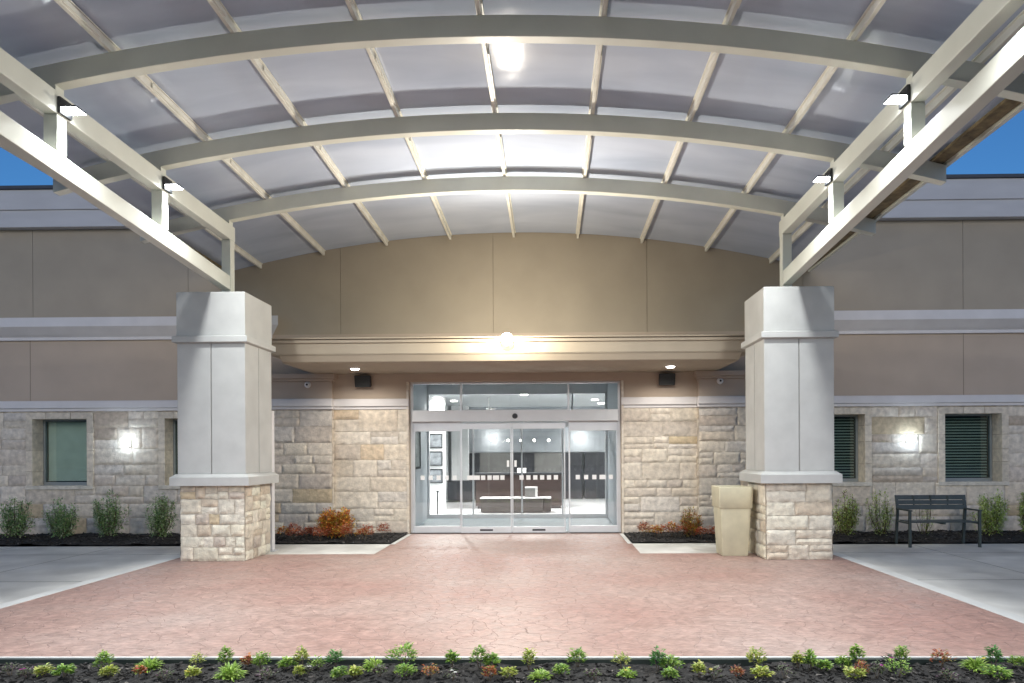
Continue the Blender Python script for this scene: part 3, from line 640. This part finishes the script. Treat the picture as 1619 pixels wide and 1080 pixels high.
# ------------------------------------------------------------------ pillars
PPAL=[(.70,.64,.50),(.66,.60,.48),(.72,.67,.54),(.62,.55,.44),(.68,.63,.52),(.60,.51,.39)]
for s in (-1,1):
    t=thing('pillar',('left' if s<0 else 'right')+(' square canopy pillar with panelled pale shaft on a pale cream stone block base' if s<0 else ' square canopy pillar with panelled pale shaft, beside the beige planter'),'pillar',(s*4.40,10.68,0),'canopy pillars')
    hx,hy=.49,.46
    m=MB()
    kw=dict(rows=(.13,.27) if s<0 else (.15,.24),lens=(.16,.42) if s<0 else (.3,.7),pal=PPAL,ochre=.14 if s<0 else .03,depth=.019,cell=.03,lift=1.02)
    sd=101 if s<0 else 140
    stone_field(m,(-hx,-hy,0),(1,0,0),None,(0,-1,0),2*hx,0,1.14,sd,(),**kw)
    stone_field(m,(hx,-hy,0),(0,1,0),None,(1,0,0),2*hy,0,1.14,sd+1,(),**kw)
    stone_field(m,(-hx,-hy,0),(0,1,0),None,(-1,0,0),2*hy,0,1.14,sd+2,(),**kw)
    stone_field(m,(-hx,hy,0),(1,0,0),None,(0,1,0),2*hx,0,1.14,sd+3,(),**kw)
    sb=m.build('stone_base',STONE,t); MB().box(-hx+.003,hx-.003,-hy+.003,hy-.003,0,1.139).build('mortar',MORTAR,sb)
    m=MB(); m.sq(0,0,[(.60,.57,1.14),(.60,.57,1.27),(.535,.505,1.318)]); m.build('ledge',PILLAR,t,.005)
    # shaft: two boards per face with a recessed joint
    m=MB(); z0,z1=1.32,3.29; a,b=.515,.485; g=.008
    m.box(-a,-g,-b,-b+.03,z0,z1); m.box(g,a,-b,-b+.03,z0,z1); m.box(-a,-g,b-.03,b,z0,z1); m.box(g,a,b-.03,b,z0,z1)
    m.box(-a,-a+.03,-b+.03,-g,z0,z1); m.box(-a,-a+.03,g,b-.03,z0,z1); m.box(a-.03,a,-b+.03,-g,z0,z1); m.box(a-.03,a,g,b-.03,z0,z1)
    sh=m.build('shaft',PILLAR,t,.004); MB().box(-a+.02,a-.02,-b+.02,b-.02,z0,z1-.001).build('joint_backing',mat('joint_grey',(.3,.3,.29),.8) if s<0 else bpy.data.materials['joint_grey'],sh)
    m=MB(); m.sq(0,0,[(.53,.50,3.285),(.57,.54,3.30),(.57,.54,3.385),(.53,.50,3.40)]); m.build('collar',PILLAR,t,.004)
    m=MB(); m.sq(0,0,[(.522,.492,3.40),(.522,.492,4.05),(.50,.47,4.065)]); m.build('cap',PILLAR,t,.005)

# ------------------------------------------------------------------ lamps
def flood(s,ya,label,energy=66):
    t=thing('floodlight',label,'floodlight',(s*4.345,ya+.02,5.02+.028*(10.8-ya)+.06),'floodlights on the canopy trusses')
    k=-s
    MB().box(0,k*.03,-.09,.09,-.05,.12).build('bracket',BLACK,t,.004)
    m=MB(); m.hexa([(min(k*.03,k*.185),-.085,.012),(max(k*.03,k*.185),-.085,.012),(max(k*.03,k*.185),.085,.012),(min(k*.03,k*.185),.085,.012),(min(k*.03,k*.185),-.085,.032),(max(k*.03,k*.185),-.085,.032),(max(k*.03,k*.185),.085,.032),(min(k*.03,k*.185),.085,.032)])
    m.build('housing',BLACK,t,.006)
    m=MB()
    for i in range(2):
        for j in range(2):
            xa=.032+.075*i; ya_=-.082+.083*j; x0_,x1_=sorted((k*xa,k*(xa+.073))); m.box(x0_,x1_,ya_,ya_+.08,.004,.0115)
    m.build('led_panel',LC,t)
    lamp('floodlight_beam','AREA',energy,(k*.16,0,-.02),(.95,.98,1),t,.16,rot=(0,k*R(-34),0)).data.spread=R(146)
    return t
for s,sn in ((-1,'left'),(1,'right')):
    flood(s,7.0,f'lit white floodlight on the {sn} truss, the nearer of the two in view')
    flood(s,8.9,f'lit white floodlight on the {sn} truss, farther one closest to the pillar')
for s,sn in ((-1,'left'),(1,'right')):
    for ya,w_ in ((5.1,'just above the camera'),(3.2,'behind the camera'),(1.3,'at the outer end of the canopy')): flood(s,ya,f'floodlight on the {sn} truss {w_}')

t=thing('wall_lamp','bright warm lamp mounted on the fascia above the entrance doors','wall lamp',(-.03,YF-.14,3.56))
m=MB(); m.box(-.06,.06,-.05,.02,-.06,.06); m.build('back_box',mat('box_paint',(.5,.44,.36),.5),t,.008)
m=MB(); m.tube((0,-.05,0),(0,-.10,.0),.05,.072,24); m.build('shade',WHITE,t)
m=MB(); m.tube((0,-.098,0),(0,-.13,0),.105,.085,24); m.tube((0,-.131,0),(0,-.155,0),.084,.03,24); m.build('bulb',LWARM,t)
lamp('wall_lamp_light','POINT',165,(0,-.62,.22),(1,.91,.74),t,.06)
wl=lamp('wall_lamp_beam','SPOT',340,(0,-.19,.02),(1,.94,.85),t,.035,rot=(R(-116),0,0)); wl.data.spot_size=R(170); wl.data.spot_blend=.8
for s in (-1,1):
    t=thing('downlight',('left' if s<0 else 'right')+' recessed round downlight in the entrance soffit','downlight',(s*2.93,12.65,3.199),'soffit downlights')
    m=MB(); m.tube((0,0,-.001),(0,0,-.012),.10,.095,24); m.build('trim_ring',WHITE,t)
    m=MB(); m.tube((0,0,-.0135),(0,0,-.03),.08,.06,24); m.build('lens',LW,t)
    dl_=lamp('downlight_beam','SPOT',52,(0,0,-.05),(1,.93,.84),t,.06,rot=(R(8),0,0)); dl_.data.spot_size=R(150); dl_.data.spot_blend=.6
for s in (-1,1):
    t=thing('wall_sconce',('left' if s<0 else 'right')+' lit round wall light on the stone wall between two windows','wall light',(s*7.77,YS-.03,1.84),'lights on the wing stone walls')
    m=MB(); m.box(-.07,.07,-.03,.03,-.07,.07); m.build('back_plate',WHITE,t,.006)
    m=MB(); m.tube((0,-.031,0),(0,-.08,0),.075,.065,20); m.tube((0,-.081,0),(0,-.10,0),.066,.03,20); m.build('lens',LSC,t)
    lamp('wall_sconce_light','POINT',2.2,(0,-.34,.05),(.70,.83,1),t,.12)
# wall speakers and cameras
for s in (-1,1):
    sn='left' if s<0 else 'right'
    t=thing('wall_speaker',f'small black box speaker on the wall under the soffit, {sn} of the doors','speaker',(s*3.0,Y-.02,3.02),'wall speakers beside the doors')
    m=MB(); m.hexa([(-.16,-.13,-.10),(.16,-.13,-.10),(.14,0,-.06),(-.14,0,-.06),(-.16,-.20,.13),(.16,-.20,.13),(.14,0,.13),(-.14,0,.13)]); m.build('cabinet',BLACK,t,.012)
    m=MB()
    for i in range(9):
        z=-.08+i*.023; m.box(-.14,.14,-.139-.07*(z+.1)/.23-.004,-.133-.07*(z+.1)/.23,z,z+.010)
    m.build('grille',mat('speaker_grille',(.05,.055,.055),.5) if s<0 else bpy.data.materials['speaker_grille'],t)
    MB().box(-.05,.05,-.01,.019,-.06,.06).build('bracket',BLACK,t)
    t=thing('security_camera',f'white dome security camera on the {sn} pilaster head under the soffit','camera',(s*4.07-.03,Y-.14,2.98 if s<0 else 3.0),'security cameras')
    m=MB(); m.tube((0,0,0),(0,-.03,0),.065,.06,20); m.build('base',WHITE,t)
    m=MB(); m.tube((0,-.0315,0),(0,-.055,-.003),.052,.04,20); m.build('rim',WHITE,t)
    m=MB(); m.tube((0,-.0565,0),(0,-.062,0),.022,.018,16); m.build('lens',BLACK,t)

# ------------------------------------------------------------------ door push-button post
t=thing('button_post','slim pale metal post standing behind the left pillar','post',(-3.97,11.3,0))
MB().box(-.055,.055,-.055,.055,.012,2.33).build('post_body',TRIM,t,.006); MB().box(-.1,.1,-.1,.1,0,.012).build('base_plate',ALU,t)
m=MB(); m.tube((0,-.055,.62),(0,-.065,.62),.022,.022,12); m.build('lock',BLACK,t)

# ------------------------------------------------------------------ planter
t=thing('planter','tall tapered square beige planter with a deep collar beside the right pillar','planter',(3.55,10.78,0))
m=MB(); m.sq(0,0,[(.195,.195,0),(.20,.20,.01),(.235,.235,.745)],.012); m.build('body',PLANTER,t,.004)
m=MB(); m.sq(0,0,[(.245,.245,.74),(.252,.252,.75),(.262,.262,1.055),(.258,.258,1.07),(.225,.225,1.07),(.22,.22,1.0)],.014); m.build('collar',PLANTER,t,.004)
MB().box(-.215,.215,-.215,.215,.98,1.01).build('soil',mat('dry_soil',(.06,.05,.04),.9,bump=.8),t)

# ------------------------------------------------------------------ bench
t=thing('bench','dark green-grey metal slatted bench in front of the right wing mulch bed','bench',(7.26,11.45,0))
W=.575
for s in (-1,1):
    m=MB(); m.hexa([(s*W-.02,.46,0),(s*W+.02,.46,0),(s*W+.02,.50,0),(s*W-.02,.50,0),(s*W-.02,.40,.60),(s*W+.02,.40,.60),(s*W+.02,.44,.60),(s*W-.02,.44,.60)]); m.hexa([(s*W-.02,.40,.6),(s*W+.02,.40,.6),(s*W+.02,.44,.6),(s*W-.02,.44,.6),(s*W-.02,.45,.84),(s*W+.02,.45,.84),(s*W+.02,.49,.84),(s*W-.02,.49,.84)]); m.build('leg',BENCH,t,.004)
    MB().box(s*W-.02,s*W+.02,0,.04,0,.60).build('leg',BENCH,t,.004)
    MB().box(s*W-.025,s*W+.025,-.02,.44,.60,.625).build('armrest',BENCH,t,.005)
    MB().box(s*W-.015,s*W+.015,.04,.42,.385,.41).build('side_rail',BENCH,t,.003)
m=MB()
for i in range(6): m.box(-W+.02,W-.02,.01+i*.068,.01+i*.068+.05,.41,.428)
m.build('seat',BENCH,t,.004)
m=MB()
for k_,(z0,z1) in enumerate(((.60,.68),(.688,.76),(.768,.845))):
    yy=.405+(z0-.6)*.2; m.hexa([(-W-.03,yy,z0),(W+.03,yy,z0),(W+.03,yy+.014,z0),(-W-.03,yy+.014,z0),(-W-.03,yy+.016,z1),(W+.03,yy+.016,z1),(W+.03,yy+.03,z1),(-W-.03,yy+.03,z1)])
m.build('backrest',BENCH,t,.004)
m=MB()
for x in (-.29,0,.29): m.box(x-.012,x+.012,.43,.445,.6,.84)
m.build('back_strap',BENCH,t)
MB().box(-.02,.02,.02,.44,.38,.41).build('middle_rail',BENCH,t,.003)

# ------------------------------------------------------------------ plants
def leaf(mb,c,d,up_,l,wd,col,fold=.25):
    d=d.normalized(); s=d.cross(up_)
    if s.length<1e-4: s=Vector((1,0,0))
    s.normalize(); n=s.cross(d)
    a=c; b=c+d*l*.5+s*wd*.5+n*wd*fold; e=c+d*l-n*l*.12; f=c+d*l*.5-s*wd*.5+n*wd*fold; mdl=c+d*l*.5
    mb.face([a,b,e,mdl],col); mb.face([a,mdl,e,f],col)
def rv(r): 
    while 1:
        v=Vector((r.uniform(-1,1),r.uniform(-1,1),r.uniform(-1,1)))
        if .05<v.length<1: return v
def shrub(name,label,cat,x,y,z,h,w_,seed,pal,nst=16,lpc=46,ls=.034,group=None,airy=1.0,low=.12):
    r=random.Random(seed); t=thing(name,label,cat,(x,y,z),group); st=MB(); lf=MB()
    for i in range(nst):
        a=r.uniform(0,2*math.pi); rr=w_*.5*math.sqrt(r.random())*r.uniform(.6,1.1)
        top=Vector((math.cos(a)*rr,math.sin(a)*rr*.8,h*r.uniform(.55,1.0)*(1-.35*(rr/(w_*.5))**2)))
        base=Vector((math.cos(a)*.03,math.sin(a)*.03,0)); mid=base.lerp(top,.5)+Vector((math.cos(a),math.sin(a),0))*.04
        st.tube(base,mid,.006,.004,5); st.tube(mid,top,.004,.002,5)
        for k_ in range(int(lpc*airy)):
            u=low+(1-low)*r.random()**.8
            p=(base.lerp(mid,u*2) if u<.5 else mid.lerp(top,u*2-1))
            off=rv(r)*(.075*w_/.5)*(1.15-.5*u); p=p+off
            if p.z<.02: p.z=.02+r.random()*.05
            dr=(off.normalized()+Vector((0,0,.35))+rv(r)*.5)
            c=r.choice(pal); g=r.uniform(.7,1.35); leaf(lf,p,dr,Vector((0,0,1)),ls*r.uniform(.7,1.3),ls*.5*r.uniform(.7,1.2),tuple(q*g for q in c))
            if r.random()<.12: st.tube(mid.lerp(top,max(0,u*2-1)),p,.002,.001,4)
    st.build('stems',TWIG,t); lf.build('foliage',LEAF,t); return t
GR=[(.24,.38,.14),(.31,.46,.16),(.17,.31,.12),(.52,.60,.38),(.13,.25,.11)]
GRL=[(.36,.50,.12),(.46,.58,.17),(.25,.38,.11),(.56,.62,.36),(.42,.50,.14)]
OL=['leftmost leafy green shrub by the left wing wall','leafy green shrub below the left wing window','tall leafy green shrub below the left wall light','leafy green shrub beside the left canopy pillar']
for i,x in enumerate(SHR_L):
    shrub('shrub',OL[i],'shrub',x,12.6,.05,[.82,.84,.92,.86][i],[.62,.64,.62,.62][i],200+i,GR,nst=24,lpc=95,ls=.048,group='green shrubs along the wing walls')
OR=['leafy green and rust shrub just right of the right pillar','pale airy green shrub left of the bench','sparse small shrub behind the bench','bushy green shrub right of the bench','green shrub at the right edge of the picture']
for i,x in enumerate(SHR_R):
    shrub('shrub',OR[i],'shrub',x,12.6,.05,[.86,.88,.92,.88,.9][i],[.55,.6,.45,.66,.6][i],220+i,[GRL+[(.16,.10,.03)],GRL,GRL,GRL,GRL][i],nst=[22,18,10,26,22][i],lpc=[95,75,45,105,95][i],ls=[.050,.042,.030,.05,.05][i],group='green shrubs along the wing walls')
ORG=[(.60,.19,.03),(.48,.13,.03),(.62,.32,.05),(.52,.40,.06),(.34,.09,.03),(.42,.34,.06)]
shrub('shrub','rounded orange and gold leaved shrub left of the doors','shrub',-3.34,12.75,.06,.56,.74,240,ORG,nst=34,lpc=110,ls=.055,low=.2)
shrub('shrub','small sparse orange and yellow shrub beside the beige planter','shrub',3.32,12.75,.05,.52,.52,241,[(.36,.12,.03),(.36,.26,.06),(.25,.22,.06),(.22,.07,.03)],nst=18,lpc=60,ls=.05)
REDP=[(.42,.08,.03),(.50,.15,.05),(.30,.05,.025),(.50,.28,.16),(.22,.08,.04)]
ORD=['first','second','third','fourth','fifth','sixth','seventh','eighth','ninth','tenth','eleventh','twelfth','thirteenth','fourteenth','fifteenth','sixteenth','seventeenth','eighteenth','nineteenth','twentieth']
def smallplant(name,label,cat,x,y,z,h,w_,seed,pal,n,ls,shape='round',group=None,flower=None):
    r=random.Random(seed); t=thing(name,label,cat,(x,y,z),group); lf=MB(); st=MB(); fl=MB()
    for i in range(4 if shape=='round' else 2):
        a=r.uniform(0,6.28); st.tube((0,0,-.02),(math.cos(a)*w_*.2,math.sin(a)*w_*.2,h*.6),.003,.0015,5)
    for i in range(n):
        c=r.choice(pal); g=r.uniform(.65,1.4); col=tuple(q*g for q in c)
        if shape=='round':
            a=r.uniform(0,6.28); e=math.acos(r.uniform(-.25,1)); rad=r.uniform(.55,1.0)*(1+.18*math.sin(3*a+seed))
            p=Vector((math.cos(a)*math.sin(e)*w_*.5*rad,math.sin(a)*math.sin(e)*w_*.5*rad,h*.5+math.cos(e)*h*.5*rad))
            dr=Vector((math.cos(a),math.sin(a),.5))+rv(r)*.6
            leaf(lf,p-dr.normalized()*ls*.5,dr,Vector((0,0,1)),ls*r.uniform(.7,1.3),ls*.55,col)
        else:
            a=r.uniform(0,6.28); el=r.uniform(.25,1.3); b=Vector((math.cos(a)*.01,math.sin(a)*.01,0)); l=r.uniform(.6,1)*max(w_*.55,h)
            d_=Vector((math.cos(a)*math.cos(el),math.sin(a)*math.cos(el),math.sin(el)))
            p1=b+d_*l*.55; leaf(lf,b,d_,Vector((0,0,1)),l*.62,.012,col); d2=(d_-Vector((0,0,.5))).normalized()
            leaf(lf,p1,d2,Vector((0,0,1)),l*.45,.012,col)
            if r.random()<.7: leaf(lf,p1,d2+rv(r)*.8,Vector((0,0,1)),ls,ls*.45,col)
    st.build('stem',TWIG,t); lf.build('leaves',LEAF,t)
    if flower:
        for i in range(2):
            a=r.uniform(0,6.28); c0=Vector((math.cos(a)*w_*.25,math.sin(a)*w_*.25-.02,h*.8))
            for k_ in range(6):
                b=k_*math.pi/3; leaf(fl,c0,Vector((math.cos(b),math.sin(b)*.6,.35)),Vector((0,0,1)),.016,.013,flower)
        fl.build('flowers',LEAF,t)
    return t
for s,sn in ((-1,'left'),(1,'right')):
    r=random.Random(300+s); xs_=sorted((s*(2.35+(i+.5)*(2.2/13)+r.uniform(-.05,.05)) for i in range(13)))
    for i,x in enumerate(xs_):
        smallplant('red_bedding_plant',f'low red leaved bedding plant, {ORD[i]} from the left in the bed {sn} of the doors','bedding plant',x,12.35+r.uniform(-.12,.3),.05,r.uniform(.20,.31),r.uniform(.24,.34),310+i*2+s,REDP if r.random()<.8 else ORG,190,.046,group=f'red bedding plants {sn} of the doors')
KINDS={'g':('bright green clump',[(.15,.30,.04),(.24,.38,.06),(.11,.22,.04),(.32,.44,.08)],'round',130,.03),
 'd':('dark green clump',[(.06,.18,.04),(.09,.24,.06),(.13,.28,.07)],'round',130,.03),
 'y':('yellow green clump',[(.42,.46,.07),(.32,.40,.07),(.5,.5,.16),(.2,.28,.05)],'round',120,.03),
 's':('spiky lime green clump',[(.30,.46,.08),(.40,.54,.12),(.19,.32,.05)],'spiky',80,.035),
 'o':('orange red leaved clump',[(.36,.09,.03),(.42,.18,.05),(.25,.05,.03),(.25,.22,.06)],'round',90,.026),
 'p':('dull olive and purple clump',[(.10,.05,.08),(.07,.10,.04),(.12,.14,.07)],'round',70,.024)}
# x position, row (0 = against the paving edge, 1 = nearer), width, kind, flower
import json
PL=json.loads('''[[-3.34, 5.03, 0.135, 0.121, "p", ""], [-3.19, 5.0, 0.115, 0.102, "p", "m"], [-3.08, 5.02, 0.09, 0.112, "y", ""], [-2.88, 4.95, 0.145, 0.119, "g", ""], [-2.72, 5.16, 0.185, 0.124, "g", ""], [-2.58, 5.01, 0.105, 0.121, "y", ""], [-2.35, 5.01, 0.09, 0.084, "o", "r"], [-2.39, 5.19, 0.145, 0.212, "s", ""], [-2.14, 4.96, 0.095, 0.119, "p", ""], [-1.93, 4.95, 0.085, 0.101, "y", "e"], [-2.03, 5.22, 0.155, 0.106, "y", ""], [-1.79, 5.18, 0.205, 0.096, "g", ""], [-1.67, 5.0, 0.125, 0.241, "s", ""], [-1.64, 5.21, 0.145, 0.077, "o", ""], [-1.52, 5.19, 0.165, 0.125, "g", ""], [-1.38, 4.94, 0.105, 0.128, "p", ""], [-1.32, 5.18, 0.125, 0.115, "g", ""], [-1.15, 4.97, 0.125, 0.074, "y", ""], [-1.22, 5.22, 0.195, 0.097, "y", ""], [-1.1, 5.01, 0.09, 0.065, "p", "w"], [-1.08, 5.18, 0.135, 0.115, "g", ""], [-0.97, 5.24, 0.165, 0.117, "d", ""], [-0.85, 4.95, 0.135, 0.101, "g", ""], [-0.75, 5.01, 0.095, 0.093, "y", ""], [-0.65, 5.16, 0.135, 0.086, "s", ""], [-0.57, 5.02, 0.09, 0.112, "p", ""], [-0.43, 5.2, 0.205, 0.222, "g", ""], [-0.37, 5.0, 0.135, 0.148, "g", ""], [-0.19, 5.0, 0.09, 0.12, "o", ""], [-0.06, 5.21, 0.155, 0.097, "g", ""], [-0.02, 4.95, 0.115, 0.101, "p", "w"], [0.15, 5.19, 0.195, 0.115, "g", ""], [0.25, 4.96, 0.155, 0.101, "o", ""], [0.25, 5.16, 0.165, 0.105, "g", ""], [0.39, 4.98, 0.09, 0.111, "y", ""], [0.53, 5.21, 0.195, 0.097, "y", ""], [0.62, 4.96, 0.135, 0.12, "s", ""], [0.77, 4.98, 0.125, 0.12, "g", ""], [0.9, 5.21, 0.175, 0.135, "g", ""], [1.01, 4.97, 0.095, 0.111, "p", ""], [1.24, 5.22, 0.165, 0.126, "y", ""], [1.26, 5.03, 0.105, 0.121, "s", "e"], [1.51, 5.19, 0.205, 0.125, "d", ""], [1.6, 5.18, 0.155, 0.163, "g", ""], [1.56, 4.96, 0.085, 0.11, "g", ""], [1.78, 5.01, 0.145, 0.084, "y", ""], [1.89, 4.99, 0.085, 0.12, "p", "e"], [2.06, 5.01, 0.115, 0.093, "o", ""], [2.25, 5.19, 0.185, 0.135, "y", ""], [2.23, 5.01, 0.095, 0.149, "y", ""], [2.4, 5.0, 0.145, 0.12, "p", ""], [2.56, 5.18, 0.155, 0.067, "y", ""], [2.65, 5.18, 0.195, 0.086, "g", ""], [2.75, 5.19, 0.115, 0.135, "g", ""], [2.92, 5.22, 0.135, 0.097, "g", ""], [2.89, 4.97, 0.095, 0.138, "y", ""], [3.01, 5.21, 0.215, 0.097, "g", ""], [2.96, 5.01, 0.155, 0.093, "o", ""], [3.04, 4.95, 0.155, 0.083, "p", "m"], [3.28, 5.24, 0.115, 0.097, "p", "m"], [3.23, 5.02, 0.155, 0.177, "g", ""], [3.37, 5.25, 0.185, 0.097, "g", ""], [3.63, 5.18, 0.175, 0.144, "o", ""], [3.56, 4.97, 0.095, 0.12, "p", ""], [3.89, 5.18, 0.155, 0.154, "s", "e"], [4.02, 5.18, 0.205, 0.115, "d", ""], [3.91, 4.98, 0.125, 0.203, "g", ""], [4.21, 5.17, 0.125, 0.144, "g", ""]]''')
FL={'w':(.75,.74,.68),'r':(.5,.03,.05),'m':(.35,.03,.25),'e':(.6,.5,.08)}
cnt={}
for i,(x,y,h,wd,k_,f_) in enumerate(PL):
    nm,pal,shp,n,ls=KINDS[k_]; row=0 if y>5.1 else 1; key=(k_,row); cnt[key]=cnt.get(key,0)+1
    rowt='by the paving' if row==0 else 'nearer the camera'
    smallplant('bedding_plant',f'{nm} {rowt} in the front bed, {ORD[cnt[key]-1]} from left','bedding plant',x,y,hfront(x,y)-.005,max(h-.035,.085)*1.1,wd*1.0+.015,500+i,pal,int(n*(.9+wd*4.5)*(.7+.6*((i*37)%10)/10)),ls*(.8+.5*((i*53)%10)/10),shp,'small plants in the front mulch bed',FL.get(f_))

# ------------------------------------------------------------------ view
vs=scene.view_settings; vs.view_transform='Standard'; vs.look='None'; vs.exposure=.4; vs.gamma=1; vs.use_curve_mapping=False
scene.render.resolution_x=1024; scene.render.resolution_y=683
